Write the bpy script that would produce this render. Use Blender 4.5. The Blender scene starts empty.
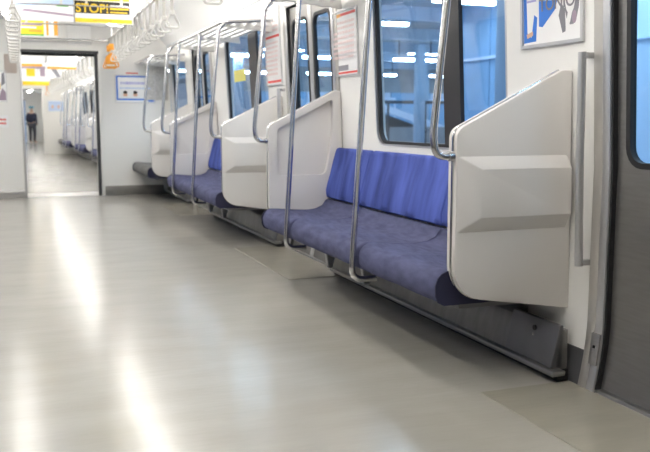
import bpy, bmesh, math, random
from mathutils import Vector, Matrix
from mathutils.geometry import tessellate_polygon
random.seed(7)
SC = bpy.context.scene
COL = SC.collection

# ------------------------------------------------------------------ camera, world, exposure
CAM = Vector((-0.573, 0.0, 1.02)); PSI = 0.358; TH = 0.129
cd = bpy.data.cameras.new('camera'); cam = bpy.data.objects.new('camera', cd); COL.objects.link(cam)
cd.sensor_width = 36.0; cd.lens = 817.8 / 650 * 36; cd.clip_start = .02; cd.clip_end = 300
fw = Vector((math.sin(PSI) * math.cos(TH), math.cos(PSI) * math.cos(TH), -math.sin(TH)))
rt = Vector((math.cos(PSI), -math.sin(PSI), 0)); up = rt.cross(fw)
cam.matrix_world = Matrix(((rt.x, up.x, -fw.x, CAM.x), (rt.y, up.y, -fw.y, CAM.y), (rt.z, up.z, -fw.z, CAM.z), (0, 0, 0, 1)))
cd.dof.use_dof = True; cd.dof.focus_distance = 3.3; cd.dof.aperture_fstop = 4.5
SC.camera = cam
w = bpy.data.worlds.new('world'); SC.world = w; w.use_nodes = True
w.node_tree.nodes['Background'].inputs[0].default_value = (.58, .74, 1.0, 1)
w.node_tree.nodes['Background'].inputs[1].default_value = .45
vs = SC.view_settings
vs.view_transform = 'Standard'; vs.look = 'None'; vs.gamma = 1; vs.use_curve_mapping = False; vs.exposure = 0.0
LIGHT_POWER = 17.0       # strength of the ceiling tubes
STATION_POWER = 48.0    # strength of the platform strip lights

# ------------------------------------------------------------------ materials
MATS = {}
def mat(name, col, rough=.5, metal=0.0, noise=None, bump=None, emit=None, spec=None, coat=0):
    """noise=(scale, amount[, (sx,sy,sz)]) varies the colour, bump=(scale, strength[, stretch])."""
    m = bpy.data.materials.new(name); m.use_nodes = True
    nt = m.node_tree; b = nt.nodes['Principled BSDF']
    b.inputs['Base Color'].default_value = (*col, 1); b.inputs['Roughness'].default_value = rough
    b.inputs['Metallic'].default_value = metal
    if spec is not None: b.inputs['Specular IOR Level'].default_value = spec
    if coat: b.inputs['Coat Weight'].default_value = coat; b.inputs['Coat Roughness'].default_value = .1
    if emit:
        b.inputs['Emission Color'].default_value = (*emit[0], 1); b.inputs['Emission Strength'].default_value = emit[1]
    tc = None
    def coords(st):
        nonlocal tc
        if tc is None: tc = nt.nodes.new('ShaderNodeTexCoord')
        mp = nt.nodes.new('ShaderNodeMapping'); mp.inputs['Scale'].default_value = st
        nt.links.new(tc.outputs['Object'], mp.inputs['Vector']); return mp.outputs['Vector']
    if noise:
        n = nt.nodes.new('ShaderNodeTexNoise'); n.inputs['Scale'].default_value = noise[0]; n.inputs['Detail'].default_value = 4
        nt.links.new(coords(noise[2] if len(noise) > 2 else (1, 1, 1)), n.inputs['Vector'])
        r = nt.nodes.new('ShaderNodeValToRGB'); a = noise[1]
        r.color_ramp.elements[0].position = .3; r.color_ramp.elements[1].position = .7
        r.color_ramp.elements[0].color = (*[c * (1 - a) for c in col], 1); r.color_ramp.elements[1].color = (*[min(1, c * (1 + a)) for c in col], 1)
        nt.links.new(n.outputs['Fac'], r.inputs['Fac']); nt.links.new(r.outputs['Color'], b.inputs['Base Color'])
    if bump:
        n = nt.nodes.new('ShaderNodeTexNoise'); n.inputs['Scale'].default_value = bump[0]; n.inputs['Detail'].default_value = 3
        nt.links.new(coords(bump[2] if len(bump) > 2 else (1, 1, 1)), n.inputs['Vector'])
        bp = nt.nodes.new('ShaderNodeBump'); bp.inputs['Strength'].default_value = bump[1]; bp.inputs['Distance'].default_value = .01
        nt.links.new(n.outputs['Fac'], bp.inputs['Height']); nt.links.new(bp.outputs['Normal'], b.inputs['Normal'])
    MATS[name] = m; return m
def glass(name, tint, refl=1.5):
    m = bpy.data.materials.new(name); m.use_nodes = True; nt = m.node_tree; nt.nodes.clear()
    o = nt.nodes.new('ShaderNodeOutputMaterial'); mx = nt.nodes.new('ShaderNodeMixShader')
    t = nt.nodes.new('ShaderNodeBsdfTransparent'); t.inputs[0].default_value = (*tint, 1)
    g = nt.nodes.new('ShaderNodeBsdfGlossy'); g.inputs['Roughness'].default_value = .02
    fr = nt.nodes.new('ShaderNodeFresnel'); fr.inputs['IOR'].default_value = refl
    ge = nt.nodes.new('ShaderNodeNewGeometry'); fl = nt.nodes.new('ShaderNodeMath'); fl.operation = 'SUBTRACT'; fl.inputs[0].default_value = 1
    mu = nt.nodes.new('ShaderNodeMath'); mu.operation = 'MULTIPLY'          # only the front of the thin pane reflects
    nt.links.new(ge.outputs['Backfacing'], fl.inputs[1]); nt.links.new(fr.outputs[0], mu.inputs[0]); nt.links.new(fl.outputs[0], mu.inputs[1])
    nt.links.new(mu.outputs[0], mx.inputs[0]); nt.links.new(t.outputs[0], mx.inputs[1]); nt.links.new(g.outputs[0], mx.inputs[2])
    nt.links.new(mx.outputs[0], o.inputs[0]); MATS[name] = m; return m

mat('wall_white', (.83, .82, .79), .38, bump=(220, .04))
mat('panel_white', (.68, .655, .63), .36, noise=(3, .02), bump=(260, .03))
mat('ceiling_white', (.92, .915, .90), .5)
mat('floor_vinyl', (.385, .368, .33), .205, noise=(2.2, .05, (1, 3, 1)), bump=(8, .085, (1.5, 5, 1)), spec=1.0)
mat('mat_vinyl', (.33, .31, .26), .205, noise=(3, .05, (1, 3, 1)), bump=(8, .085, (1.5, 5, 1)), spec=1.0)
mat('steel', (.62, .62, .63), .18, 1.0)
mat('brushed_steel', (.50, .49, .48), .34, .95, noise=(6, .06, (1, 1, 30)), bump=(40, .05, (1, 1, 12)))
mat('door_steel', (.28, .27, .26), .38, .85, noise=(4, .06, (2, 2, 20)))
mat('kick_steel', (.17, .17, .18), .42, .6, noise=(5, .12))
mat('skirt_steel', (.23, .225, .215), .42, .6, noise=(7, .12, (1, 3, 1)))
mat('trim_silver', (.60, .60, .61), .32, .85)
mat('jamb_beige', (.50, .48, .45), .35, .5)
mat('rail_steel', (.30, .30, .295), .32, .8)
mat('rubber', (.012, .012, .014), .6)
mat('pillar_dark', (.022, .02, .022), .35)
mat('frame_grey', (.16, .19, .24), .4, .3)
mat('seat_cloth', (.096, .102, .182), .95, noise=(26, .2, (1.4, .5, 1)), bump=(420, .35), spec=.15)
mat('back_cloth', (.070, .100, .34), .92, noise=(4.5, .45, (1, 2.2, .35)), bump=(420, .3), spec=.15)
mat('seat_dark', (.018, .019, .05), .85)
mat('grey_cloth', (.19, .185, .18), .9, noise=(9, .15), bump=(420, .3))
mat('grip_grey', (.62, .61, .58), .35)
mat('belt_grey', (.50, .49, .46), .6)
mat('orange', (.80, .33, .03), .5)
mat('pink_grey', (.55, .47, .42), .6)
mat('print_white', (.86, .86, .86), .45); mat('print_black', (.02, .018, .012), .5); mat('print_yellow', (.90, .62, .02), .5)
mat('print_blue', (.03, .19, .68), .5); mat('print_pale', (.50, .62, .85), .5); mat('print_red', (.72, .06, .04), .5)
mat('print_green', (.10, .40, .06), .5); mat('print_orange', (.85, .38, .04), .5); mat('print_skin', (.70, .45, .33), .5)
mat('print_grey', (.22, .22, .25), .5); mat('print_lilac', (.42, .42, .70), .5); mat('print_pink', (.78, .62, .60), .5); mat('print_mauve', (.34, .26, .33), .5)
mat('sticker_yellow', (.85, .78, .20), .5)
mat('tube_light', (1, 1, 1), .5, emit=((1.0, .965, .91), LIGHT_POWER))
mat('station_tube', (1, 1, 1), .5, emit=((.92, .97, 1.0), STATION_POWER))
mat('concrete', (.30, .33, .36), .8, noise=(2, .1)); mat('canopy', (.42, .50, .58), .7); mat('beam_blue', (.30, .42, .56), .5)
mat('cladding', (.22, .42, .66), .5, noise=(.6, .15)); mat('cladding_pale', (.55, .68, .85), .5); mat('dark_grey', (.05, .055, .06), .6)
mat('gangway', (.035, .035, .04), .6); mat('stipple', (.55, .54, .52), .5, noise=(90, .30))
mat('skin', (.50, .32, .24), .6); mat('coat_dark', (.015, .018, .04), .8); mat('trouser', (.05, .05, .06), .8); mat('cap_teal', (.05, .30, .42), .7); mat('bag_pink', (.62, .25, .33), .7)
glass('window_glass', (.76, .87, .97), 1.5); glass('door_glass', (.72, .88, 1.0), 1.5)

# ------------------------------------------------------------------ mesh helpers
def wloc(o):
    v = Vector((0, 0, 0))
    while o is not None: v += o.location; o = o.parent
    return v
class MB:
    """Collects shapes in car coordinates and links them as one mesh object."""
    def __init__(s, fn=None): s.v = []; s.f = []; s.mi = []; s.fn = fn
    def add(s, vs, fs, mi=0):
        k = len(s.v); s.v += [tuple(p) for p in vs]
        for f in fs: s.f.append([i + k for i in f]); s.mi.append(mi)
        return s
    def box(s, x0, x1, y0, y1, z0, z1, mi=0):
        return s.add([(x, y, z) for x in (x0, x1) for y in (y0, y1) for z in (z0, z1)],
                     [(0, 1, 3, 2), (4, 6, 7, 5), (0, 4, 5, 1), (2, 3, 7, 6), (0, 2, 6, 4), (1, 5, 7, 3)], mi)
    def strip(s, x0, x1, y0, y1, zs, mi=0):
        """box split along z so that it can follow the bent wall."""
        vs = [(x, y, z) for z in zs for (x, y) in ((x0, y0), (x1, y0), (x1, y1), (x0, y1))]; n = len(zs); fs = []
        for k in range(n - 1):
            for j in range(4): fs.append((4 * k + j, 4 * k + (j + 1) % 4, 4 * k + 4 + (j + 1) % 4, 4 * k + 4 + j))
        fs += [(3, 2, 1, 0), tuple(4 * (n - 1) + j for j in range(4))]
        return s.add(vs, fs, mi)
    def tube(s, pts, r, n=10, closed=False, cap=True, mi=0):
        P = [Vector(p) for p in pts]; m = len(P); rings = []; prev = None
        for i in range(m):
            a = P[(i - 1) % m] if (closed or i > 0) else P[i]; b = P[(i + 1) % m] if (closed or i < m - 1) else P[i]
            t = (b - a).normalized()
            if prev is None: u = t.orthogonal().normalized()
            else: u = (prev - t * prev.dot(t)).normalized()
            prev = u; v = t.cross(u)
            rings.append([P[i] + (u * math.cos(2 * math.pi * k / n) + v * math.sin(2 * math.pi * k / n)) * r for k in range(n)])
        vs = [p for q in rings for p in q]; fs = []
        for i in range(m if closed else m - 1):
            j = (i + 1) % m
            for k in range(n): fs.append((i * n + k, i * n + (k + 1) % n, j * n + (k + 1) % n, j * n + k))
        if cap and not closed: fs += [tuple(range(n))[::-1], tuple((m - 1) * n + k for k in range(n))]
        return s.add(vs, fs, mi)
    def plate(s, outer, holes, a0, a1, to3, mi=0):
        """2-D outline with holes, extruded from a0 to a1; to3(u, v, a) gives the 3-D point."""
        loops = [outer] + list(holes); flat = [p for l in loops for p in l]; n = len(flat)
        tris = tessellate_polygon([[Vector((p[0], p[1], 0)) for p in l] for l in loops])
        vs = [to3(p[0], p[1], a0) for p in flat] + [to3(p[0], p[1], a1) for p in flat]; fs = []
        for t in tris: fs.append(tuple(t)); fs.append(tuple(i + n for i in reversed(t)))
        k = 0
        for l in loops:
            m = len(l)
            for i in range(m): fs.append((k + i, k + (i + 1) % m, k + (i + 1) % m + n, k + i + n))
            k += m
        return s.add(vs, fs, mi)
    def build(s, name, m, parent=None, bevel=0, smooth=35, loc=None, seg=2):
        me = bpy.data.meshes.new(name)
        vs = [s.fn(*p) for p in s.v] if s.fn else s.v
        o = bpy.data.objects.new(name, me); COL.objects.link(o)
        if parent is not None: o.parent = parent; off = wloc(parent)
        else: off = Vector(loc) if loc is not None else Vector((0, 0, 0)); o.location = off
        me.from_pydata([Vector(p) - off for p in vs], [], s.f)
        for q in (m if isinstance(m, (list, tuple)) else [m]): me.materials.append(MATS[q])
        for p, i in zip(me.polygons, s.mi): p.material_index = i
        bm = bmesh.new(); bm.from_mesh(me); bmesh.ops.recalc_face_normals(bm, faces=bm.faces)
        if bevel:
            ed = [e for e in bm.edges if len(e.link_faces) == 2 and e.calc_face_angle(0) > .6]
            bmesh.ops.bevel(bm, geom=ed, offset=bevel, segments=seg, affect='EDGES', profile=.5, clamp_overlap=True)
        bm.to_mesh(me); bm.free()
        if smooth:
            for p in me.polygons: p.use_smooth = True
            me.set_sharp_from_angle(angle=math.radians(smooth))
        return o
def tag(o, label=None, cat=None, group=None, kind=None):
    if label: o['label'] = label
    if cat: o['category'] = cat
    if group: o['group'] = group
    if kind: o['kind'] = kind
    return o
def thing(name, loc, label, cat, group=None, kind=None):
    o = bpy.data.objects.new(name, None); COL.objects.link(o); o.location = loc; o.empty_display_size = .1
    return tag(o, label, cat, group, kind)
def struct(name, label, loc=(0, 0, 0)):
    o = bpy.data.objects.new(name, None); COL.objects.link(o); o.location = loc; return tag(o, label, None, None, 'structure')
def dup(r, d=(0, 0, 0), label=None, parent=None):
    c = r.copy(); COL.objects.link(c)
    if parent is not None: c.parent = parent
    else: c.location = r.location + Vector(d)
    if label: c['label'] = label
    for ch in r.children: dup(ch, parent=c)
    return c
def rr(u0, u1, v0, v1, r, n=5):
    """rounded rectangle outline"""
    out = []
    for (cx, cy, a) in ((u1 - r, v0 + r, -90), (u1 - r, v1 - r, 0), (u0 + r, v1 - r, 90), (u0 + r, v0 + r, 180)):
        for k in range(n + 1):
            t = math.radians(a + 90 * k / n); out.append((cx + r * math.cos(t), cy + r * math.sin(t)))
    return out
def roundpoly(pts, rs, n=6):
    out = []; m = len(pts)
    for i in range(m):
        p = Vector(pts[i]); r = rs[i]
        if r <= 0: out.append(tuple(p)); continue
        a = (Vector(pts[i - 1]) - p).normalized(); b = (Vector(pts[(i + 1) % m]) - p).normalized()
        half = a.angle(b) / 2; d = r / math.tan(half); c = p + (a + b).normalized() * (r / math.sin(half))
        s0 = p + a * d; s1 = p + b * d; a0 = (s0 - c); a1 = (s1 - c); ang = a0.angle_signed(a1)
        for k in range(n + 1):
            q = a0.copy(); q.rotate(Matrix.Rotation(-ang * k / n, 2)); out.append(tuple(c + q))
    return out
def bend(pts, r=.06, n=6):
    """round the corners of a 3-D polyline"""
    P = [Vector(p) for p in pts]; out = [P[0]]
    for i in range(1, len(P) - 1):
        a = (P[i - 1] - P[i]); b = (P[i + 1] - P[i]); d = min(r, a.length * .49, b.length * .49)
        s0 = P[i] + a.normalized() * d; s1 = P[i] + b.normalized() * d
        for k in range(n + 1):
            t = k / n; out.append(s0 * (1 - t) ** 2 + P[i] * 2 * t * (1 - t) + s1 * t * t)
    out.append(P[-1]); return out
def wx(z):
    if z >= .84: return 1.462 - .05 * (z - .84)
    if z >= .25: return 1.462
    return 1.462 - .035 * ((.25 - z) / .25) ** 1.5
def wall_fn(sg): return lambda d, y, z: (sg * (wx(z) - d), y, z)
ZL = (0, .06, .12, .18, .25, .45, .65, .84)
ORD = 'first second third fourth fifth sixth seventh eighth ninth tenth eleventh twelfth thirteenth fourteenth fifteenth sixteenth seventeenth eighteenth nineteenth twentieth'.split()

# ------------------------------------------------------------------ layout (metres along the car)
YBACK, YEND = -3.2, 11.46
PA0, PA1, PB0, PB1, PC0 = 2.662, 5.085, 6.36, 8.69, 10.02     # partitions
DOORS = [1.96, 5.67, 9.36]; DH = .475; DTOP = 1.87
WINS = [(3.12, 4.535), (6.74, 8.20), (10.28, 11.22)]; WZ0, WZ1 = .872, 1.83
TOP = 2.02

def side_wall(name, sg, y0, y1, doors, wins, label, mats=True):
    root = struct(name, label); fn = wall_fn(sg)
    # upper plate with window holes and door notches
    out = [(y0, .84)]
    for d in sorted(doors):
        if y0 < d - DH and d + DH < y1: out += [(d - DH, .84), (d - DH, DTOP), (d + DH, DTOP), (d + DH, .84)]
    out += [(y1, .84), (y1, TOP), (y0, TOP)]
    m = MB(fn); m.plate(out, [rr(a, b, WZ0, WZ1, .09) for a, b in wins], 0, -.06, lambda u, v, a: (a, u, v)); m.build('upper_panel', 'wall_white', root)
    # lower panels between the doors
    ed = [y0] + [e for d in sorted(doors) for e in (d - DH, d + DH)] + [y1]
    for a, b in zip(ed[::2], ed[1::2]):
        if b - a > .05: MB(fn).strip(0, -.06, a, b, (.135,) + ZL[3:]).build('lower_panel', 'wall_white', root); MB(fn).strip(.004, -.06, a, b, ZL[:3] + (.135,)).build('kick_plate', 'kick_steel', root)
    return root
def window(name, sg, a, b, label, mull=None, kind='structure'):
    root = struct(name, label, (sg * 1.42, (a + b) / 2, WZ0)); fn = wall_fn(sg); to = lambda u, v, q: (q, u, v)
    MB(fn).plate(rr(a - .002, b + .002, WZ0 - .002, WZ1 + .002, .092), [rr(a + .008, b - .008, WZ0 + .008, WZ1 - .008, .085)], .002, -.03, to).build('window_frame', 'trim_silver', root)
    MB(fn).plate(rr(a + .006, b - .006, WZ0 + .006, WZ1 - .006, .087), [rr(a + .026, b - .026, WZ0 + .024, WZ1 - .024, .075)], -.012, -.034, to).build('gasket', 'rubber', root)
    spans = [(a + .03, b - .03)]
    if mull:
        MB(fn).strip(-.012, -.034, mull[0], mull[1], (WZ0 + .02, 1.3, WZ1 - .02)).build('mullion', 'pillar_dark', root)
        spans = [(a + .03, mull[0] + .004), (mull[1] - .004, b - .03)]
    for u0, u1 in spans: MB(fn).strip(-.028, -.032, u0, u1, (WZ0 + .028, 1.3, WZ1 - .028)).build('pane', 'window_glass', root, smooth=0)
    return root
def door(name, sg, yc, label):
    root = struct(name, label, (sg * 1.45, yc, 0)); fn = wall_fn(sg); to = lambda u, v, q: (q, u, v)
    zs = ZL + (1.2, 1.6)
    for s in (-1, 1):
        e = yc + s * DH
        MB(fn).strip(.014, -.05, min(e, e + s * .042), max(e, e + s * .042), zs + (DTOP,)).build('door_jamb', 'trim_silver', root, bevel=.004)
        q = e + s * .042; MB(fn).strip(.008, -.03, min(q, q + s * .055), max(q, q + s * .055), zs + (DTOP,)).build('jamb_cover', 'jamb_beige', root, bevel=.003)
        MB(fn).strip(.006, -.075, min(e, e - s * .008), max(e, e - s * .008), (.012,) + zs[1:] + (DTOP,)).build('rubber_seal', 'rubber', root)
    MB(fn).strip(.012, -.05, yc - DH - .05, yc + DH + .05, (DTOP, DTOP + .05)).build('door_header', 'trim_silver', root, bevel=.004)
    MB(fn).box(.0, -.11, yc - DH, yc + DH, .0, .012).build('threshold', 'brushed_steel', root)
    for s in (-1, 1):
        a, b = sorted((yc + s * .002, yc + s * (DH - .010)))
        w0, w1 = a + .075 + (-.01 if s < 0 else -.01), b - .075 + (.01 if s < 0 else .016)
        m = MB(fn); hole = rr(w0, w1, .86, 1.76, .065)
        m.plate([(a, .84), (b, .84), (b, DTOP - .005), (a, DTOP - .005)], [hole], -.014, -.036, to); m.strip(-.014, -.036, a, b, (.014,) + ZL[1:])
        leaf = m.build('door_leaf', 'door_steel', root)
        MB(fn).plate(rr(w0 - .012, w1 + .012, .848, 1.772, .075), [rr(w0 + .009, w1 - .009, .869, 1.751, .057)], -.010, -.037, to).build('gasket', 'rubber', leaf)
        MB(fn).strip(-.026, -.030, w0 + .004, w1 - .004, (.866, 1.3, 1.754)).build('pane', 'door_glass', leaf, smooth=0)
        c = yc + s * .002
        MB(fn).strip(-.009, -.03, min(c, c + s * .03), max(c, c + s * .03), (.014,) + zs[1:] + (DTOP - .005,)).build('edge_strip', 'trim_silver', leaf)
    return root

# ------------------------------------------------------------------ the setting: car shell
fl = struct('floor', 'grey vinyl floor of the railway car')
MB().box(-1.5, 1.5, YBACK, YEND + .02, -.06, 0).build('vinyl_sheet', 'floor_vinyl', fl)
for yc, h in ((1.96, .62), (5.62, .70), (9.36, .62)):
    for sg in (1, -1):
        a, b = sorted((sg * 1.02, sg * 1.415)); MB().box(a, b, yc - h, yc + h, .0002, .003).build('door_mat', 'mat_vinyl', fl, smooth=0)
side_wall('wall_right', 1, YBACK, YEND, DOORS, WINS, 'cream panelled side wall behind the blue seats')
side_wall('wall_left', -1, YBACK, YEND, DOORS, WINS, 'cream side wall on the opposite side of the car')
ce = struct('ceiling', 'white ceiling of the railway car')
def ceiling_mesh(y0, y1, root):
    pr = [(-1.395, TOP), (-1.30, 2.13), (-1.1, 2.24), (-.9, 2.29), (.9, 2.29), (1.1, 2.24), (1.30, 2.13), (1.395, TOP)]
    m = MB(); n = len(pr); vs = [(x, y, z) for y in (y0, y1) for x, z in pr] + [(x * 1.02, y, z + .05) for y in (y0, y1) for x, z in pr]
    fs = []
    for k in range(2):
        o = 2 * n * k
        for i in range(n - 1): fs.append((o + i, o + i + 1, o + n + i + 1, o + n + i))
    m.add(vs, fs); return m.build('ceiling_lining', 'ceiling_white', root)
ceiling_mesh(YBACK, YEND + .02, ce)
HW, HT = .477, 1.928
def end_wall(name, y0, y1, label, base_mat='kick_steel'):
    root = struct(name, label)
    out = [(-1.46, 0), (-HW, 0), (-HW, HT), (HW, HT), (HW, 0), (1.46, 0), (1.44, 1.2), (1.40, TOP), (1.3, 2.14), (.9, 2.31), (-.9, 2.31), (-1.3, 2.14), (-1.40, TOP), (-1.44, 1.2)]
    MB().plate(out, [], y0, y1, lambda u, v, a: (u, a, v)).build('end_panel', 'wall_white', root)
    MB().box(-HW - .01, HW + .01, y0 - .012, y1, HT - .035, HT).build('door_track', 'dark_grey', root)
    for s in (-1, 1):
        a, b = sorted((s * HW, s * (HW + .03))); MB().box(a, b, y0 - .008, y1, 0, HT).build('door_post', 'trim_silver' if s < 0 else 'wall_white', root, bevel=.003)
    return root
ew = end_wall('wall_end', YEND, YEND + .06, 'cream end wall with the open gangway doorway')
MB().box(.437, .4765, YEND + .004, YEND + .045, .001, HT - .036).build('sliding_door_edge', 'dark_grey', ew, bevel=.004)
MB().box(.52, 1.44, YEND - .012, YEND, 0, .127).build('kick_plate', 'skirt_steel', ew, bevel=.003)
MB().box(-1.44, -.51, YEND - .012, YEND, 0, .10).build('kick_plate', 'brushed_steel', ew, bevel=.003)
MB().box(1.10, 1.40, YEND - .01, YEND, 1.29, 1.87).build('stipple_panel', 'stipple', ew, bevel=.002)
MB().box(.84, 1.0, YEND - .006, YEND, 1.64, 1.655).build('label_strip', 'print_red', ew)
MB().box(.10, .40, YEND - .02, YEND, 2.0, 2.25).build('hatch_cover', 'ceiling_white', ew, bevel=.004)
MB().box(-.69, -.54, YEND - .008, YEND, 1.62, 1.86).build('notice_plate', 'pink_grey', ew, bevel=.003)
bw = struct('wall_back_added', 'plain added wall closing the car behind the camera'); MB().box(-1.46, 1.46, YBACK - .06, YBACK, 0, 2.3).build('end_panel', 'wall_white', bw)  # added unseen wall, closes the shell for the light; the car runs on
for i, (a, b) in enumerate(WINS):
    mu = [(3.55, 3.715), (7.10, 7.36), None][i]
    window('window_%d' % (i + 1), 1, a, b, ['side window above the near blue bench', 'side window above the second blue bench', 'narrow side window above the grey bench at the end'][i], mu)
    window('window_%d' % (i + 4), -1, a, b, ['opposite side window facing the near bench', 'opposite side window facing the second bench', 'opposite side window by the end wall'][i], mu)
for i, yc in enumerate(DOORS):
    door('door_%d' % (i + 1), 1, yc, ['grey metal sliding door at the right edge beside the near partition', 'sliding doors between the first and second blue bench', 'sliding doors between the second blue bench and the grey end bench'][i])
    door('door_%d' % (i + 4), -1, yc, ['opposite sliding doors nearest the camera', 'opposite sliding doors in the middle of the car', 'opposite sliding doors near the end wall'][i])

# ------------------------------------------------------------------ partitions
def partition(y0, label, outer_dir):
    """outer_dir -1: the door side faces the camera (-y); +1: the bench side faces the camera."""
    T = .06; o = thing('seat_partition', (1.2, y0 + T / 2, .27), label, 'partition', 'white seat partitions')
    W = 1.464
    def outline(ins, zc=None):
        pts = [(.938 + ins, .325 + ins * .8), (1.05 + ins, .333 + ins * .8), (W, .268 + ins * .8), (1.43, 1.213 - ins), (1.392, 1.213 - ins), (.938 + ins, .984 - ins)]
        pts = [(.938 + ins, .352 + ins), (W, .270 + ins), (1.44, 1.213 - ins), (1.398 - ins * .2, 1.213 - ins), (.938 + ins, .987 - ins * 1.2)]
        return roundpoly(pts, [.135 - ins * .5, 0, 0, .03, .05], 7)
    ya, yb = (y0, y0 + T) if outer_dir < 0 else (y0 + T, y0)      # ya = door side, yb = bench side
    s = 1 if yb > ya else -1
    to = lambda u, v, a: (u, a, v)
    # pocket on the bench side
    pk = roundpoly([(1.00, .66), (1.34, .66), (1.385, .95), (1.385, 1.145), (1.372, 1.15), (1.00, .965)], [.03, .05, .05, .02, .02, .04], 4)
    m = MB(); m.plate(outline(.004), [], ya, yb - s * .038, to); m.build('panel', 'panel_white', o, bevel=.0025)
    m = MB(); ol = outline(.004); m.plate(ol, [pk], yb - s * .038, yb, to); rim = m.build('inner_rim', 'panel_white', o, bevel=.012, seg=3)
    # raised armrest band on the door side
    a = [(.945, .598), (1.437, .598), (1.430, .888), (.945, .888)]; b = [(1.03, .658), (1.437, .658), (1.432, .838), (1.03, .838)]
    d = -s * .034
    m = MB(); m.add([(x, ya, z) for x, z in a] + [(x, ya + d, z) for x, z in b], [(3, 2, 1, 0), (4, 5, 6, 7)] + [(i, (i + 1) % 4, 4 + (i + 1) % 4, 4 + i) for i in range(4)])
    m.build('armrest_band', 'panel_white', o, bevel=.006, smooth=20)
    # thin metal edging along the free edge
    ol = outline(.005); k = [p for p in ol if p[0] < 1.40]; ys = y0 + T * .5
    k.sort(key=lambda p: math.atan2(p[1] - .7, p[0] - 1.5) % (2 * math.pi))
    MB().tube([(x, ys, z) for x, z in k], .0065, 8).build('edge_trim', 'steel', o)
    return o
pA0 = partition(PA0, 'white seat partition closest to the camera, beside the grey door', -1)
pA1 = partition(PA1, 'white partition at the far end of the near blue bench, seen from its bench side', 1)
pB0 = partition(PB0, 'white partition at the near end of the second blue bench, before the dark window', -1)
pB1 = partition(PB1, 'white partition at the far end of the second blue bench', 1)
partition(PC0, 'farthest white partition, in front of the grey end bench', -1)

# ------------------------------------------------------------------ benches
SEATP = [(.925, .318), (.900, .330), (.888, .355), (.886, .395), (.896, .424), (.912, .441), (.94, .452), (1.0, .450), (1.10, .441), (1.20, .436), (1.28, .442),
         (1.33, .465), (1.352, .50), (1.362, .50), (1.40, .46), (1.40, .38), (1.30, .335), (1.1, .318)]
BACKP = [(1.334, .515), (1.328, .55), (1.338, .60), (1.358, .68), (1.382, .76), (1.400, .812), (1.408, .832), (1.424, .838), (1.434, .83), (1.436, .76), (1.432, .64), (1.420, .53), (1.39, .508), (1.352, .505)]
def sweep(prof, y0, y1, n, amp, axis, end=.022):
    """profile swept along y; amp scoops each seat, ends are rounded in."""
    N = 9 * n; m = MB(); cx = sum(p[0] for p in prof) / len(prof); cz = sum(p[1] for p in prof) / len(prof); st = []
    ys = [y0, y0 + .004, y0 + .012] + [y0 + end + (y1 - y0 - 2 * end) * i / N for i in range(N + 1)] + [y1 - .012, y1 - .004, y1]
    for y in ys:
        e = min(y - y0, y1 - y); k = 0 if e >= end else (1 - math.sqrt(max(0, 1 - (1 - e / end) ** 2))) * end
        t = ((y - y0) / (y1 - y0) * n) % 1.0; sc = math.sin(math.pi * t) ** .7 if 0 < t < 1 else 0
        ring = []
        for x, z in prof:
            v = Vector((x - cx, z - cz)); L = v.length; v *= max(.2, (L - k) / L); x2, z2 = cx + v.x, cz + v.y
            if axis == 'z' and z > .40: z2 -= amp * sc * (1 if x < 1.3 else .3)
            if axis == 'z' and x < .93: x2 += amp * .55 * (1 - sc)
            if axis == 'x' and x < 1.405: x2 += amp * sc * (1.0 if .54 < z < .80 else .4)
            ring.append((x2, y, z2))
        st.append(ring)
    P = len(prof); vs = [p for r in st for p in r]; fs = []
    for i in range(len(st) - 1):
        for k in range(P): fs.append((i * P + k, i * P + (k + 1) % P, (i + 1) * P + (k + 1) % P, (i + 1) * P + k))
    fs += [tuple(range(P)), tuple((len(st) - 1) * P + k for k in range(P))[::-1]]
    return m.add(vs, fs)
def bench(y0, y1, segs, label, cloth='seat_cloth', back='back_cloth', brackets=()):
    o = thing('bench_seat', (1.3, (y0 + y1) / 2, .30), label, 'bench', 'long benches on the right side')
    for a, b, n in segs:
        sweep(SEATP, a, b, n, .014, 'z').build('seat_cushion', cloth, o, smooth=60)
        sweep(BACKP, a, b, n, .017, 'x', .018).build('backrest_cushion', back, o, smooth=60)
    for yy, t in ((y0 + .002, -1), (y1 - .002, 1)):
        pr = [(x * .985 + .016, yy, z - .004) for x, z in SEATP]; m = MB(); q = len(pr)
        m.add(pr + [(x, yy + t * .006, z) for x, _, z in pr], [tuple(range(q)), tuple(range(q, 2 * q))[::-1]] + [(i, (i + 1) % q, q + (i + 1) % q, q + i) for i in range(q)])
        m.build('side_gusset', 'seat_dark', o)
    MB().box(1.0, 1.41, y0 + .01, y1 - .01, .292, .318).build('seat_pan', 'kick_steel', o, bevel=.004)
    for yb in brackets:
        m = MB(); m.plate([(1.03, .292), (1.375, .292), (1.322, .06), (1.292, .06), (1.27, .20)], [], yb, yb + .035, lambda u, v, a: (u, a, v)); m.build('support_bracket', 'trim_silver', o, bevel=.003)
    return o
ga, gb, gc = PA0 + .052, 3.49, 4.50
benchA = bench(ga, PA1 - .003, [(ga, gb - .004, 2), (gb + .004, gc - .004, 3), (gc + .004, PA1 - .003, 2)], 'near long blue seat bench between the first two partitions', brackets=(4.32, 4.92))
d0, d1, d2, d3 = PB0 + .052, 7.23, 8.21, PB1 - .003
benchB = bench(d0, d3, [(d0, d1 - .004, 2), (d1 + .004, d2 - .004, 3), (d2 + .004, d3, 2)], 'second long blue seat bench, half hidden behind its white partition', brackets=(7.85, 8.45))
benchC = bench(PC0 + .052, YEND - .016, [(PC0 + .052, YEND - .016, 3)], 'short grey seat bench against the end wall', 'grey_cloth', 'grey_cloth', brackets=(11.25,))

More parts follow.
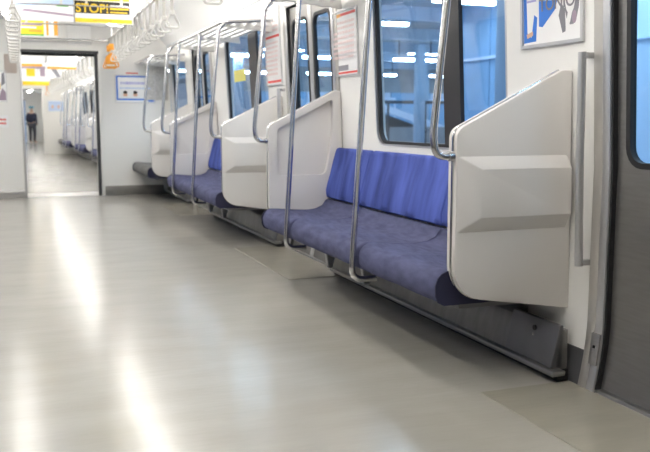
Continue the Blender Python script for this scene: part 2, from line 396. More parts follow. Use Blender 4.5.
def cover(y0, y1, box, label):
    o = thing('heater_cover', (1.38, (y0 + y1) / 2, 0), label, 'heater cover', 'heater covers under the benches')
    MB().plate([(1.352, .045), (1.388, .205), (1.42, .205), (1.42, .045)], [], y0 + .035, y1, lambda u, v, a: (u, a, v)).build('front_panel', 'skirt_steel', o, bevel=.003)
    MB().box(1.365, 1.415, y0 + .02, y1, .003, .046).build('toe_recess_shade', 'rubber', o)  # black strip painting in the shade of the gap under the kick rail
    m = MB(); m.plate([(1.383, .202), (1.446, .27), (1.449, .202)], [], y0 + .35, y1, lambda u, v, a: (u, a, v)); m.build('sloping_top', 'kick_steel', o)
    MB().box(1.328, 1.39, y0, y1, .028, .050).build('kick_rail', 'rail_steel', o, bevel=.006)
    if box:
        b = MB().plate([(1.342, .052), (1.380, .222), (1.40, .222), (1.40, .052)], [], box[0], box[1], lambda u, v, a: (u, a, v)).build('access_panel', 'kick_steel', o, bevel=.005)
        yk = (box[0] + box[1]) / 2 - .01
        MB().tube([(1.374, yk, .180), (1.366, yk, .180)], .011, 14).build('keyhole', 'rubber', b)
        MB().tube([(1.369, yk, .155), (1.361, yk, .155)], .005, 8).build('screw', 'steel', b)
    return o
covA = cover(2.565, 5.0, (2.60, 2.92), 'steel heater cover with a keyhole access panel under the near bench')
coverB = cover(6.23, 8.62, (6.27, 6.6), 'steel heater cover along the floor under the second blue bench')
cover(9.92, YEND - .016, None, 'steel heater cover along the floor under the grey end bench')

for src, l in ((benchA, 'blue bench along the opposite wall, nearest the camera'), (covA, 'heater cover below the nearest bench of the opposite wall'), (pA0, 'partition at the far end of the nearest opposite bench'), (pA1, 'partition at the near end of the nearest opposite bench')):
    c = dup(src, label=l); c.matrix_basis = Matrix.Translation((0, PA0 + PA1 + .05, 0)) @ Matrix.Rotation(math.pi, 4, 'Z') @ c.matrix_basis
for src, l in ((benchB, 'second blue bench along the opposite wall'), (coverB, 'heater cover below the second bench of the opposite wall'), (pB0, 'partition at the far end of the second opposite bench'), (pB1, 'partition at the near end of the second opposite bench')):
    c = dup(src, label=l); c.matrix_basis = Matrix.Translation((0, PB0 + PB1 + .05, 0)) @ Matrix.Rotation(math.pi, 4, 'Z') @ c.matrix_basis
# ------------------------------------------------------------------ poles, racks
RX, RZ = .960, 1.775
def seat_pole(y, label):
    o = thing('grab_pole', (.876, y, .3), label, 'pole', 'upright poles at the bench fronts')
    MB().tube(bend([(RX, y, RZ), (.872, y, .40), (.866, y, .276), (.99, y, .276)], .10, 7), .0145, 12).build('tube', 'steel', o)
    MB().tube([(RX - .0035, y, RZ - .06), (RX - .001, y, RZ - .012)], .019, 12).build('collar', 'steel', o)
    return o
def elbow_pole(y, label):
    o = thing('grab_pole', (.857, y, .886), label, 'pole', 'bent poles on the partition edges')
    MB().tube(bend([(RX + .02, y, RZ - .012), (.93, y, RZ - .05), (.853, y, .96), (.868, y, .886), (.945, y, .886)], .075, 7), .0145, 12).build('tube', 'steel', o)
    MB().tube([(.920, y, .886), (.938, y, .886)], .019, 12).build('collar', 'steel', o)
    return o
seat_pole(gb, 'upright steel pole at the near bench front, closer to the camera'); seat_pole(gc, 'upright steel pole at the near bench front, toward its far partition')
sp1 = seat_pole(d1, 'upright steel pole at the second bench front, closer to the camera'); sp2 = seat_pole(d2, 'upright steel pole at the second bench front, toward its far partition')
for y, l in ((PA0, 'bent steel pole joined to the edge of the partition closest to the camera'), (PA1, 'bent steel pole joined to the far partition of the near bench'),
             (PC0, 'bent steel pole joined to the farthest partition, before the end wall')): elbow_pole(y + .022, l)
ep1 = elbow_pole(PB0 + .022, 'bent steel pole joined to the near partition of the second bench'); ep2 = elbow_pole(PB1 + .022, 'bent steel pole joined to the far partition of the second bench')
def rack(y0, y1, label):
    o = thing('luggage_rack', (1.2, (y0 + y1) / 2, RZ), label, 'luggage rack', 'luggage racks above the benches')
    MB().tube(bend([(1.37, y0, RZ + .03), (RX, y0, RZ), (RX, y1, RZ), (1.37, y1, RZ + .03)], .06), .0145, 12).build('front_tube', 'steel', o)
    for k in range(5):
        x = 1.01 + .078 * k; MB().box(x, x + .036, y0 + .01, y1 - .01, RZ - .008, RZ + .016).build('slat', 'ceiling_white', o, bevel=.003)
    n = 3
    for k in range(n):
        y = y0 + .12 + (y1 - y0 - .24) * k / (n - 1)
        m = MB(); m.plate([(.97, RZ - .016), (1.41, RZ - .05), (1.40, RZ + .022), (.97, RZ - .004)], [], y, y + .022, lambda u, v, a: (u, a, v)); m.build('bracket', 'wall_white', o, bevel=.003)
    return o
rack(PA0 + .02, PA1 + .02, 'slatted white luggage rack above the near blue bench'); rB = rack(PB0 + .02, PB1 + .02, 'slatted white luggage rack above the second blue bench')
rack(PC0 + .02, YEND - .02, 'slatted white luggage rack above the grey end bench')

def handrail(y, label):
    o = thing('handrail', (1.38, y, .48), label, 'handrail', 'short vertical handrails beside the doors')
    m = MB(); z0, z1 = .468, 1.268; xa, xb = wx(z0) - .052, wx(z1) - .052
    MB().tube([(xa, y, z0), ((xa + xb) / 2 - .004, y, .87), (xb, y, z1)], .0155, 12).build('grip', 'trim_silver', o)
    for z in (z0 + .012, z1 - .012): MB().box(wx(z) - .062, wx(z), y - .012, y + .012, z - .011, z + .011).build('mount', 'steel', o, bevel=.004)
    return o
handrail(2.54, 'vertical metal handrail on the wall between near partition and grey door')
handrail(6.29, 'vertical metal handrail beside the second doors, above the near seats')

# a jamb foot plate with a lock beside the near door
o = thing('door_pillar_plate', (1.43, 2.465, .02), 'narrow metal plate with a small lock at the foot of the door pillar', 'metal plate')
MB(wall_fn(1)).strip(.014, .022, 2.437, 2.483, (.10, .14, .18, .22)).build('plate', 'brushed_steel', o, bevel=.002)
MB(wall_fn(1)).box(.021, .026, 2.455, 2.465, .165, .175).build('lock', 'rubber', o)

# ------------------------------------------------------------------ lamps, strap rails and hangers
def lamp(x, y, label, L=1.18):
    o = thing('ceiling_light', (x, y, 2.29), label, 'ceiling light', 'ceiling lights in two rows')
    MB().box(x - .085, x + .085, y - L / 2, y + L / 2, 2.262, 2.292).build('housing', 'ceiling_white', o, bevel=.005)
    MB().box(x - .055, x + .055, y - L / 2 + .03, y + L / 2 - .03, 2.205, 2.262).build('diffuser', 'tube_light', o, bevel=.006)
    for s in (-1, 1): MB().box(x - .02, x + .02, y + s * (L / 2 - .03) - .012, y + s * (L / 2 - .03) + .012, 2.200, 2.264).build('socket', 'ceiling_white', o, bevel=.003)
    return o
LY = [10.2 - 1.26 * i for i in range(8)][::-1]
for i, y in enumerate(LY):
    for s, nm in ((1, 'right'), (-1, 'left')):
        lamp(s * .60, y, 'fluorescent ceiling light, %s of the %s row counted from the end wall' % (ORD[len(LY) - 1 - i], nm))
SX, SZ = .60, 2.055
def strap_rail(x, y0, y1, label):
    o = thing('strap_rail', (x, (y0 + y1) / 2, SZ), label, 'rail', 'long overhead strap rails')
    MB().tube([(x, y0, SZ), (x, y1, SZ)], .0125, 10).build('tube', 'steel', o)
    y = y0 + .3
    while y < y1:
        MB().tube([(x, y, SZ), (x, y, 2.29)], .010, 8).build('hanger_rod', 'steel', o); y += 1.5
    return o
strap_rail(SX, -3.0, 11.3, 'steel strap rail over the right side of the aisle'); strap_rail(-.565, -3.0, 11.3, 'steel strap rail over the left side of the aisle')
o = thing('cross_rail', (0, 11.32, SZ), 'steel cross rail linking the strap rails before the end wall', 'rail'); MB().tube([(-.565, 11.32, SZ), (SX, 11.32, SZ)], .0125, 10).build('tube', 'steel', o)
for y, l in ((8.0, 'steel cross rail carrying the STOP poster and its neighbour'), (9.6, 'steel cross rail carrying the yellow striped poster')):
    o = thing('cross_rail', (0, y, SZ), l, 'rail'); MB().tube([(-.552, y, SZ + .004), (.587, y, SZ + .004)], .009, 10).build('tube', 'steel', o)
def hanger(x, y, label, belt='belt_grey', grip='grip_grey', wide=.026, big=False):
    o = thing('strap_hanger', (x, y, SZ), label, 'strap hanger', 'triangular strap hangers')
    MB().tube([(x, y - .02, SZ), (x, y + .02, SZ)], .019, 10).build('loop', belt, o)
    m = MB(); m.box(x - wide / 2, x + wide / 2, y - .004, y + .004, 1.845, SZ - .01); m.build('belt', belt, o, bevel=.002, seg=1)
    MB().box(x - .022, x + .022, y - .012, y + .012, 1.83, 1.865).build('buckle', grip, o, bevel=.004, seg=1)
    tri = [(x - .066, 1.735), (x + .066, 1.735), (x + .016, 1.842), (x - .016, 1.842)]
    if big: tri = [(x - .09, 1.69), (x + .09, 1.69), (x + .035, 1.845), (x - .035, 1.845)]
    tri = roundpoly(tri, [.02, .02, .012, .012], 3)
    if big: MB().plate([(x - .06, 1.74), (x + .06, 1.74), (x + .03, 1.84), (x - .03, 1.84)], [], y - .003, y + .003, lambda u, v, a: (u, a, v)).build('sleeve', grip, o, smooth=0); MB().box(x - .035, x + .035, y - .008, y + .008, 1.90, 1.98).build('tag', grip, o, bevel=.003)
    MB().tube([(u, y, v) for u, v in tri], .0085, 7, closed=True).build('grip', grip, o)
    return o
ys = [11.15, 10.87] + [10.5 - .36 * i for i in range(12)] + [5.12]
for s, nm in ((1, 'right'), (-1, 'left')):
    pr = None; po = None
    for i, y in enumerate(ys):
        sx = SX if s > 0 else -.565
        lb = 'triangular %sstrap hanger, %s from the end wall in the %s row' % ('orange ' if (s > 0 and i < 2) else 'grey ', ORD[i], nm)
        if s > 0 and i < 2:
            if po is None: po = hanger(sx, y, lb, 'belt_grey', 'orange', .03, True); py = y
            else: dup(po, (0, y - py, 0), lb)
        else:
            if pr is None: pr = hanger(sx, y, lb); qy = y
            else: dup(pr, (0, y - qy, 0), lb)
    protos = pr
# ------------------------------------------------------------------ posters and hanging advertisements
EX, EY, EZ = Vector((1, 0, 0)), Vector((0, 0, 1)), Vector((0, -1, 0))       # faces the camera end (-y)
RXv, RYv, RZv = Vector((0, -1, 0)), Vector((-.05, 0, 1)).normalized(), Vector((-1, 0, -.05)).normalized()   # on the right wall
def poster(name, label, cat, org, X, Y, Z, W, H, prints, texts=(), frame='trim_silver', fb=.012, sheet='print_white', group=None, thick=.008, hang=0):
    org = Vector(org); o = thing(name, org, label, cat, group)
    to = lambda u, v, a: org + X * u + Y * v + Z * a
    if frame: MB().plate([(0, 0), (W, 0), (W, H), (0, H)], [[(fb, fb), (W - fb, fb), (W - fb, H - fb), (fb, H - fb)]], 0, thick + .004, to).build('frame', frame, o, smooth=0)
    MB().plate([(.002, .002), (W - .002, .002), (W - .002, H - .002), (.002, H - .002)], [], .0005, thick * (.5 if frame else .25), to).build('sheet', sheet, o, smooth=0)
    top = thick * (.5 if frame else .25); ms = []; m = MB(); lay = 0
    for q in prints:
        pts, mt = q[0], q[1]
        if len(pts) == 4 and not isinstance(pts[0], tuple): x0, y0, x1, y1 = pts; pts = [(x0, y0), (x1, y0), (x1, y1), (x0, y1)]
        if mt not in ms: ms.append(mt)
        lay += 1; a = top + .0003 + .00012 * lay; m.add([to(u * W, v * H, a) for u, v in pts], [tuple(range(len(pts)))], ms.index(mt))
    if prints: m.build('print', ms, o, smooth=0)
    for body, u, v, size, mt in texts:
        c = bpy.data.curves.new('lettering', 'FONT'); c.body = body; c.size = size; c.extrude = .0003; c.offset = size * .012
        t0 = bpy.data.objects.new('text', c); COL.objects.link(t0); bpy.context.view_layer.update()
        me = bpy.data.meshes.new_from_object(t0.evaluated_get(bpy.context.evaluated_depsgraph_get())); bpy.data.objects.remove(t0)
        t = bpy.data.objects.new('lettering', me); COL.objects.link(t); t.parent = o; me.materials.clear(); me.materials.append(MATS[mt])
        p = to(u * W, v * H, top + .003) - org
        t.matrix_basis = Matrix(((X.x, Y.x, Z.x, p.x), (X.y, Y.y, Z.y, p.y), (X.z, Y.z, Z.z, p.z), (0, 0, 0, 1)))
    if hang:
        for u in (W * .2, W * .8):
            m = MB(); q = to(u, H, 0); m.box(q.x - .012, q.x + .012, q.y - .004, q.y + .004, q.z - .03, hang); m.build('clip', 'grip_grey', o)
    return o
def oval(cx, cy, rx, ry, n=14): return [(cx + rx * math.cos(2 * math.pi * k / n), cy + ry * math.sin(2 * math.pi * k / n)) for k in range(n)]
def lines(x0, x1, y0, y1, n, mt, seed=1, ch=True):
    r = random.Random(seed); out = []; h = (y1 - y0) / n
    for i in range(n):
        x = x0; yb = y1 - (i + 1) * h
        while x < x1:
            L = r.uniform(.02, .07) if ch else x1 - x; out.append(((x, yb + h * .25, min(x1, x + L), yb + h * .75), mt)); x += L + r.uniform(.008, .02)
    return out
# STOP poster and its neighbour, hung across the aisle
poster('hanging_poster', 'yellow and black STOP poster hanging over the aisle', 'poster', (-.028, 8.0, 1.905), EX, EY, EZ, .525, .37,
       [((.0, .02, .98, .12), 'print_yellow'), ((.0, .24, .94, .54), 'print_black'), ((.0, .56, .94, .76), 'print_yellow'), ((.1, .58, .16, .74), 'print_black'),
        ((.24, .65, .62, .74), 'print_white'), ((.60, .42, .92, .46), 'print_white'), ((.60, .35, .92, .39), 'print_yellow'), ((.60, .27, .9, .30), 'print_yellow'), ((.3, .06, .62, .085), 'print_orange'),
        ((.0, .82, .52, .98), 'print_green'), ((.55, .82, .98, .98), 'print_pale')] + lines(.26, .60, .66, .73, 1, 'print_grey', 3),
       [('STOP!', .012, .265, .112, 'print_yellow')], None, hang=2.06, group='posters hung over the aisle')
poster('hanging_poster', 'pale blue poster with a long white vehicle, left of the STOP poster', 'poster', (-.565, 8.0, 1.91), EX, EY, EZ, .525, .37,
       [((.0, .30, 1, 1), 'print_pale'), ([(.12, .24), (.9, .16), (1, .2), (1, .42), (.6, .40), (.2, .34)], 'print_white'), ([(.14, .22), (1, .13), (1, .18), (.2, .28)], 'print_mauve'), ([(.7, .36), (.9, .36), (1, .42), (.8, .42)], 'print_green'),
        ((0, .0, 1, .10), 'print_white')], [], None, hang=2.06, group='posters hung over the aisle')
poster('hanging_poster', 'yellow striped poster with a green band hanging near the end wall', 'poster', (-.505, 9.6, 1.915), EX, EY, EZ, .40, .20,
       [((0, .15, .64, .98), 'print_yellow'), ((0, .06, .64, .15), 'print_green'), ((0, .86, .4, .98), 'print_orange'), ((0, .60, .60, .70), 'print_mauve'), ((.05, .45, .45, .54), 'print_white'), ((.25, .26, .58, .38), 'print_orange'), ((.70, .1, .76, .98), 'print_orange'), ((.90, .1, 1, .98), 'print_orange')], [], None, hang=2.06, group='posters hung over the aisle')
def wallp(y, z): return (wx(z) - .001, y, z)
Q = lambda pts: [(u, .02 + v * .62) for u, v in pts]
poster('wall_poster', 'blue and white poster in a silver frame above the nearest partition', 'poster', wallp(2.995, 1.313), RXv, RYv, RZv, .405, .40,
       [((.04, .05, .97, .97), 'print_white'), (Q([(.04, .06), (.25, .07), (.27, .45), (.22, .5), (.17, .14), (.1, .22), (.08, 1.5), (.04, 1.5)]), 'print_blue'), (Q([(.33, .33), (.55, .62), (.62, .75), (.62, 1.5), (.30, 1.5), (.30, .6)]), 'print_pale'),
        (Q([(.30, .30), (.36, .28), (.56, .52), (.60, .66), (.30, .70)]), 'print_blue'), (Q(oval(.82, .72, .12, .48)), 'print_grey'), (Q(oval(.795, .80, .09, .40)), 'print_white'), (Q([(.62, .42), (.68, .14), (.73, .16), (.72, .5), (.66, .6)]), 'print_grey'),
        (Q([(.72, .1), (.80, .30), (.84, .5), (.78, .55), (.74, .3)]), 'print_white'), (Q(oval(.86, .36, .035, .10)), 'print_mauve'), (Q([(.09, .20), (.2, .24), (.2, .17), (.1, .13)]), 'print_skin'), ((.10, .52, .28, .54), 'print_lilac'), ((.10, .46, .26, .48), 'print_lilac')],
       [('TONIO', .31, .35, .070, 'print_grey')], 'trim_silver', .014)
poster('wall_poster', 'white and red notice in a thin frame beside the near window', 'poster', wallp(5.185, 1.30), RXv, RYv, RZv, .43, .42,
       [((.04, .9, .35, .95), 'print_orange'), ((.35, .91, .96, .95), 'print_red'), ((.04, .04, .96, .07), 'print_red'), ((.2, .09, .6, .17), 'print_grey')] + lines(.08, .9, .25, .85, 8, 'print_pink', 5), [], 'trim_silver', .01)
poster('wall_poster', 'pair of white and red notices beside the second doors', 'poster', wallp(6.745, 1.30), RXv, RYv, RZv, .42, .62,
       [((.04, .62, .96, .65), 'print_red'), ((.04, .04, .96, .07), 'print_red')] + lines(.08, .9, .68, .95, 5, 'print_pink', 6) + lines(.08, .9, .12, .58, 8, 'print_pink', 7), [], 'trim_silver', .01)
poster('wall_sticker', 'small green and yellow sticker above the white and red notice', 'sticker', wallp(5.17, 1.755), RXv, RYv, RZv, .13, .10, [((.0, 0, .5, 1), 'print_yellow'), ((.55, 0, 1, 1), 'print_green')], [], None)
poster('window_sticker', 'yellow square sticker on the second window glass', 'sticker', (wx(1.39) + .030, 7.99, 1.385), RXv, RYv, RZv, .42, .115, [], [], None, sheet='sticker_yellow')
# end-wall notice with three faces
fac = []
for cx in (.25, .50, .78): fac += [(oval(cx, .20, .055, .10), 'print_skin'), (oval(cx, .29, .052, .065), 'print_black'), ([(cx - .08, .06), (cx + .08, .06), (cx + .05, .13), (cx - .05, .13)], 'print_white')]
poster('wall_poster', 'blue-bordered notice with three faces on the end wall', 'poster', (.69, YEND - .001, 1.248), EX, EY, EZ, .535, .375,
       [((.03, .10, .97, .97), 'print_blue'), ((.07, .16, .93, .92), 'print_white'), ((.82, .05, .97, .14), 'print_blue')] + [(([(u, v * .9 + .12) for u, v in p] if isinstance(p[0], tuple) else p), t) for p, t in fac] + lines(.14, .86, .62, .80, 1, 'print_lilac', 8) + lines(.12, .88, .48, .58, 1, 'print_pale', 9), [], 'trim_silver', .008)
poster('wall_poster', 'narrow dark picture notice at the left of the end doorway', 'poster', (-.95, YEND - .001, 1.25), EX, EY, EZ, .28, .40, [((.05, .05, .95, .95), 'print_white'), ([(.6, .05), (.95, .05), (.95, .3), (.8, .45)], 'print_mauve'), ([(.75, .5), (.93, .6), (.9, .95), (.8, .9)], 'print_grey'), ((.6, .4, .72, .6), 'print_yellow')], [], 'trim_silver', .008)
poster('wall_sticker', 'small white label with red marks left of the end doorway', 'sticker', (-.95, YEND - .001, .92), EX, EY, EZ, .28, .16, lines(.1, .9, .2, .8, 2, 'print_red', 12), [], None)
# small marks on the cove above the second bench
o = thing('cove_sticker', (1.24, 7.6, 2.16), 'tiny grey square vent on the ceiling cove above the second bench', 'sticker'); MB().box(1.20, 1.25, 7.55, 7.62, 2.12, 2.165).build('plate', 'print_grey', o)

# ------------------------------------------------------------------ gangway and the next car
TURN = math.radians(1.3)
gw = struct('trim_1', 'grey gangway tunnel joining the two cars')
MB().box(-.62, .62, YEND + .02, 12.06, -.05, .004).build('gangway_floor', 'brushed_steel', gw)
MB().box(.50, .60, YEND + .06, 11.98, 0, 2.05).build('gangway_side', 'gangway', gw); MB().box(-.60, -.50, YEND + .06, 11.98, 0, 2.05).build('gangway_side', 'gangway', gw)
MB().box(-.62, .62, YEND + .06, 11.98, 2.03, 2.09).build('gangway_roof', 'ceiling_white', gw)
M2 = Matrix.Translation((0, 12.0, 0)) @ Matrix.Rotation(TURN, 4, 'Z')
M3 = M2 @ Matrix.Translation((0, 14.6, 0))
def place(o, M): o.matrix_basis = M @ o.matrix_basis; return o
LEN = 14.0
def car(M, n, where, y_end):
    r = []
    f = struct('floor_%d' % n, 'grey vinyl floor of ' + where); MB().box(-1.5, 1.5, 0, y_end + .6, -.06, 0).build('vinyl_sheet', 'floor_vinyl', f); r.append(f)
    c = struct('ceiling_%d' % n, 'white ceiling of ' + where); ceiling_mesh(0, y_end, c); r.append(c)
    D = [1.93, 5.63, 9.30]; Wn = [(3.0, 4.45), (6.7, 8.15), (10.35, 11.8)]
    r.append(side_wall('wall_right_%d' % n, 1, 0, y_end, [d for d in D if d < y_end - .6], [q for q in Wn if q[1] < y_end], 'cream right side wall of ' + where))
    r.append(side_wall('wall_left_%d' % n, -1, 0, y_end, [d for d in D if d < y_end - .6], [q for q in Wn if q[1] < y_end], 'cream left side wall of ' + where))
    r.append(end_wall('wall_end_%d' % n, y_end, y_end + .06, 'far end wall of ' + where))
    if n == 2:
        r.append(end_wall('wall_front_2', 0, .04, 'near end wall of ' + where))
        for i, q in enumerate(Wn): r.append(window('window_%d' % (7 + i), 1, q[0], q[1], '%s side window in %s' % (ORD[i], where), ((q[0] + q[1]) / 2 - .1, (q[0] + q[1]) / 2 + .1)))
        for i, d in enumerate(D): r.append(door('door_%d' % (7 + i), 1, d, '%s right side doors in %s' % (ORD[i], where)))
    for o in r: place(o, M)
car(M2, 2, 'the next car', LEN)
car(M3, 3, 'the third car', 13.5)
for i, dy in enumerate((2.58, 6.27, 9.95)):
    d = (0, dy - PB0, 0); q = ORD[i]
    for src, lb in ((benchB, '%s blue bench seen in the next car' % q), (pB0, 'near partition of the %s bench in the next car' % q), (pB1, 'far partition of the %s bench in the next car' % q),
                    (sp1, 'nearer upright pole of the %s bench in the next car' % q), (sp2, 'farther upright pole of the %s bench in the next car' % q),
                    (ep1, 'bent pole at the near end of the %s bench in the next car' % q), (ep2, 'bent pole at the far end of the %s bench in the next car' % q),
                    (rB, 'luggage rack over the %s bench in the next car' % q), (coverB, 'heater cover below the %s bench in the next car' % q)):
        place(dup(src, d, lb), M2)
place(dup(benchC, (0, 12.56 - PC0 - .052, 0), 'short grey bench by the far end wall of the next car'), M2)
for i in range(10):
    for s, nm in ((1, 'right'), (-1, 'left')):
        for M, wh, st in ((M2, 'the next car', 1.4), (M3, 'the third car', 2.0)):
            if wh == 'the third car' and i > 4: continue
            place(lamp(s * .60, .8 + 1.34 * i if M is M2 else 1 + 2.6 * i, '%s ceiling light of the %s row in %s' % (ORD[i], nm, wh)), M)
for s, nm in ((1, 'right'), (-1, 'left')):
    place(strap_rail(s * SX, .4, 13.6, 'strap rail over the %s side of the next car' % nm), M2)
    for i in range(18):
        place(dup(protos, (s * SX + .565, .7 + .72 * i - protos.location.y, 0), 'grey strap hanger, %s in the %s row of the next car' % (ORD[i], nm)), M2)
pz = 1.92
for i, (x, y, W, pr, lb) in enumerate([(-.47, 7.0, .5, [((.1, .1, .45, .8), 'print_lilac'), ((.6, .1, .95, .9), 'print_yellow')], 'violet and yellow poster hanging in the next car'),
                             (.06, 7.0, .5, [((.1, .1, .3, .8), 'print_mauve'), ([(.5, .7), (.7, .8), (.95, .1), (.8, .05)], 'print_grey')], 'white poster with dark shape hanging in the next car'),
                             (-.47, 3.6, .5, [((0, 0, 1, .12), 'print_mauve'), ((.2, .12, .9, .25), 'print_orange')], 'white poster with brown lower edge hanging in the next car, left side'),
                             (.06, 3.6, .5, [((0, 0, 1, .12), 'print_orange')], 'white poster with orange lower edge hanging in the next car, right side'),
                             (-.47, 11.0, 1.0, [((0, .0, 1, .3), 'print_yellow')], 'wide poster with yellow edge hanging far back in the next car')]):
    place(poster('hanging_poster', lb, 'poster', (x, y, pz), EX, EY, EZ, W, .34, pr, [], None, hang=2.25, group='posters hung in the next car'), M2)
place(poster('wall_poster', 'pale blue notice on the far end wall of the next car', 'poster', (.62, LEN - .001, 1.25), EX, EY, EZ, .5, .36, [((.08, .1, .92, .9), 'print_pale'), (oval(.3, .45, .07, .15), 'print_skin'), (oval(.65, .45, .07, .15), 'print_skin')], [], 'trim_silver', .008), M2)
place(hanger(.60, 13.2, 'orange strap hanger before the far end wall of the next car', 'orange', 'orange', .06), M2)

# ------------------------------------------------------------------ distant standing person
def person(loc, rz):
    o = thing('person', loc, 'distant person in dark coat and teal cap standing in the third car', 'person')
    J = {'pelvis': ((0, 0, .86), .135), 'waist': ((0, .01, 1.0), .125), 'chest': ((0, .01, 1.2), .145), 'neck': ((0, .0, 1.36), .055), 'head': ((0, -.01, 1.47), .085), 'crown': ((0, -.01, 1.55), .075)}
    E = [('pelvis', 'waist'), ('waist', 'chest'), ('chest', 'neck'), ('neck', 'head'), ('head', 'crown')]
    for s, t in ((-1, 'l'), (1, 'r')):
        J.update({'sh' + t: ((s * .17, .01, 1.29), .06), 'el' + t: ((s * .22, .03, 1.03), .047), 'wr' + t: ((s * .17, -.10, .86), .033), 'ha' + t: ((s * .155, -.14, .79), .036),
                  'hip' + t: ((s * .09, 0, .80), .088), 'kn' + t: ((s * .10, -.02, .45), .058), 'an' + t: ((s * .10, .01, .09), .04), 'to' + t: ((s * .12, -.14, .035), .034)})
        E += [('chest', 'sh' + t), ('sh' + t, 'el' + t), ('el' + t, 'wr' + t), ('wr' + t, 'ha' + t), ('pelvis', 'hip' + t), ('hip' + t, 'kn' + t), ('kn' + t, 'an' + t), ('an' + t, 'to' + t)]
    def skin(names, edges, name, m, grow=1.0, root=None):
        idx = {n: i for i, n in enumerate(names)}
        me = bpy.data.meshes.new(name); me.from_pydata([J[n][0] for n in names], [(idx[a], idx[b]) for a, b in edges], [])
        ob = bpy.data.objects.new(name, me); COL.objects.link(ob); ob.parent = o
        md = ob.modifiers.new('skin', 'SKIN'); md.use_smooth_shade = True; su = ob.modifiers.new('sub', 'SUBSURF'); su.levels = 1; su.render_levels = 2
        for n in names:
            v = me.skin_vertices[0].data[idx[n]]; v.radius = (J[n][1] * grow,) * 2; v.use_root = (n == root)
        me.materials.append(MATS[m]); return ob
    N = list(J); skin(N, E, 'body', 'skin', .95, 'pelvis')
    skin(['chest', 'waist', 'pelvis', 'shl', 'ell', 'wrl', 'shr', 'elr', 'wrr'], [('pelvis', 'waist'), ('waist', 'chest'), ('chest', 'shl'), ('shl', 'ell'), ('ell', 'wrl'), ('chest', 'shr'), ('shr', 'elr'), ('elr', 'wrr')], 'coat', 'coat_dark', 1.18, 'pelvis')
    skin(['pelvis', 'hipl', 'knl', 'anl', 'hipr', 'knr', 'anr'], [('pelvis', 'hipl'), ('hipl', 'knl'), ('knl', 'anl'), ('pelvis', 'hipr'), ('hipr', 'knr'), ('knr', 'anr')], 'trousers', 'trouser', 1.14, 'pelvis')
    base = Vector(loc); m = MB(); m.tube([base + Vector((0, .0, 1.53)), base + Vector((0, .0, 1.57)), base + Vector((0, .0, 1.615))], .105, 14); m.build('cap', 'cap_teal', o)
    o.rotation_euler.z = rz; return o
person((.06, 38.5, 0), math.radians(150))

# ------------------------------------------------------------------ the station outside
tag(MB().box(1.62, 40, -6, 75, -.30, -.06).build('station_platform', 'concrete'), 'grey platform floor outside the windows', kind='structure')
tag(MB().box(1.7, 40, -6, 75, 4.3, 4.45).build('station_canopy', 'canopy'), 'pale canopy over the platform outside', kind='structure')
bwall = struct('station_wall', 'blue panelled wall across the platform')
for k in range(14):
    y = -5 + 1.95 * k; MB().box(12.0, 12.2, y + .02, y + 1.93, -.06, 4.3).build('wall_panel', 'cladding_pale' if y < 13.5 else 'cladding', bwall, smooth=0)
MB().box(11.9, 12.0, 13.5, 22.3, 2.72, 2.80).build('wall_rail', 'cladding_pale', bwall)
hall = struct('station_hall_wall', 'pale blue back wall of the station hall, with a grey band above')
for k in range(10):
    x = 12.2 + 2.6 * k; MB().box(x + .02, x + 2.58, 44.0, 44.2, -.06, 2.6).build('wall_panel', 'cladding_pale' if k % 3 else 'cladding', hall, smooth=0)
MB().box(8, 40, 43.9, 44.2, 2.6, 4.3).build('upper_band', 'concrete', hall)
wend = struct('station_end_wall', 'pale blue wall closing the far end of the platform'); MB().box(1.7, 12, 69.8, 70, -.06, 4.3).build('wall_panel', 'cladding_pale', wend)
beams = struct('station_beams', 'blue cross beams under the platform canopy')
for k in range(14): MB().box(1.8, 40, -4 + 5.2 * k, -3.6 + 5.2 * k, 3.9, 4.3).build('beam', 'beam_blue', beams, smooth=0)
k = 0
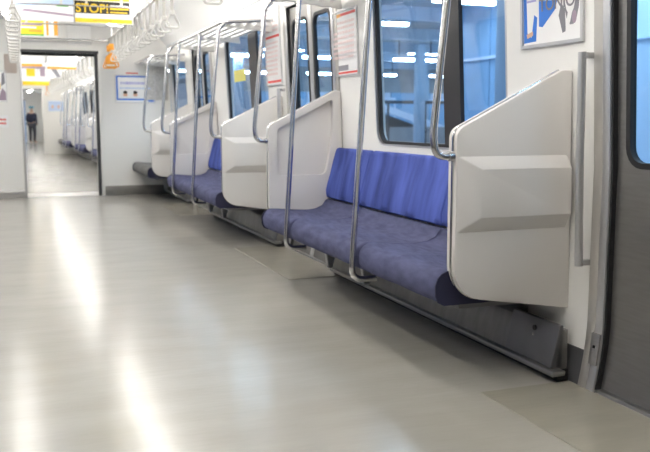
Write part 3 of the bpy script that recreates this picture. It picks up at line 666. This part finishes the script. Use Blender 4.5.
for row, y in enumerate([-1.4 + 5.2 * i for i in range(12)]):
    for col, x in enumerate((3.6, 7.2, 10.6) + ((14.4, 17.6, 20.8, 24) if y > 22 else ())):
        zl = .72 if row < 6 or row % 2 else 0.0  # first rows are added lamps, raised out of view to light the near wall
        o = thing('station_light', (x, y, 4.3), 'white strip light under the platform canopy outside, %s row, %s out from the train' % (ORD[row], ORD[col]), 'strip light', 'strip lights outside the windows')
        MB().box(x - .95, x + .95, y - .12, y + .12, 3.42 + zl, 3.52 + zl).build('housing', 'cladding_pale', o, smooth=0); MB().box(x - .9, x + .9, y - .09, y + .09, 3.34 + zl, 3.42 + zl).build('tube', 'station_tube', o, smooth=0)
        for q in (-.7, .7): MB().box(x + q - .015, x + q + .015, y - .015, y + .015, 3.52 + zl, 4.3).build('hanger_rod', 'dark_grey', o, smooth=0)
for i, (x, y) in enumerate(((7.2, 12.0), (13.2, 27.0), (16.5, 33.0), (7.2, 30.0), (8, 48.0))):
    o = thing('station_column', (x, y, -.06), 'blue steel column on the platform outside, %s from the camera' % ORD[i], 'column', 'platform columns outside')
    MB().box(x - .16, x + .16, y - .16, y + .16, .1, 3.7).build('shaft', 'beam_blue', o, bevel=.02); MB().box(x - .25, x + .25, y - .25, y + .25, -.06, .12).build('base', 'concrete', o, bevel=.02)
o = thing('escalator', (15, 31, -.06), 'dark grey stair block slanting up in the station hall outside', 'staircase')
MB().plate([(13.2, -.06), (13.2, 1.3), (17.5, -.06)], [], 30.4, 31.6, lambda u, v, a: (u, a, v)).build('flight', 'dark_grey', o)
MB().plate([(12.9, 1.45), (12.9, 1.75), (18.4, .05), (17.8, -.02)], [], 30.25, 30.4, lambda u, v, a: (u, a, v)).build('balustrade', 'cladding_pale', o)
o = thing('safety_fence', (16, 27.5, -.06), 'long platform fence with a dark top rail in the station hall', 'fence')
MB().box(12.3, 22, 28.0, 28.06, 1.62, 1.74).build('top_rail', 'dark_grey', o)
for q in range(7): MB().box(12.4 + 1.55 * q, 12.46 + 1.55 * q, 28.0, 28.06, -.06, 1.62).build('post', 'dark_grey', o, smooth=0)
for q in range(6): MB().box(12.5 + 1.55 * q, 13.9 + 1.55 * q, 28.02, 28.05, .06, .75).build('panel', 'concrete', o, smooth=0)
for i, (x, y) in enumerate(((14.6, 34.0), (18.5, 36.0))):
    o = thing('platform_cabinet', (x, y, -.06), '%s pale machine cabinet standing in the station hall' % ORD[i], 'cabinet', 'cabinets in the station hall')
    MB().box(x - .8, x + .8, y - .4, y + .4, -.06, 2.0).build('body', 'cladding_pale', o, bevel=.03); MB().box(x - .7, x + .7, y - .415, y - .39, .7, 1.8).build('front_screen', 'cladding', o)
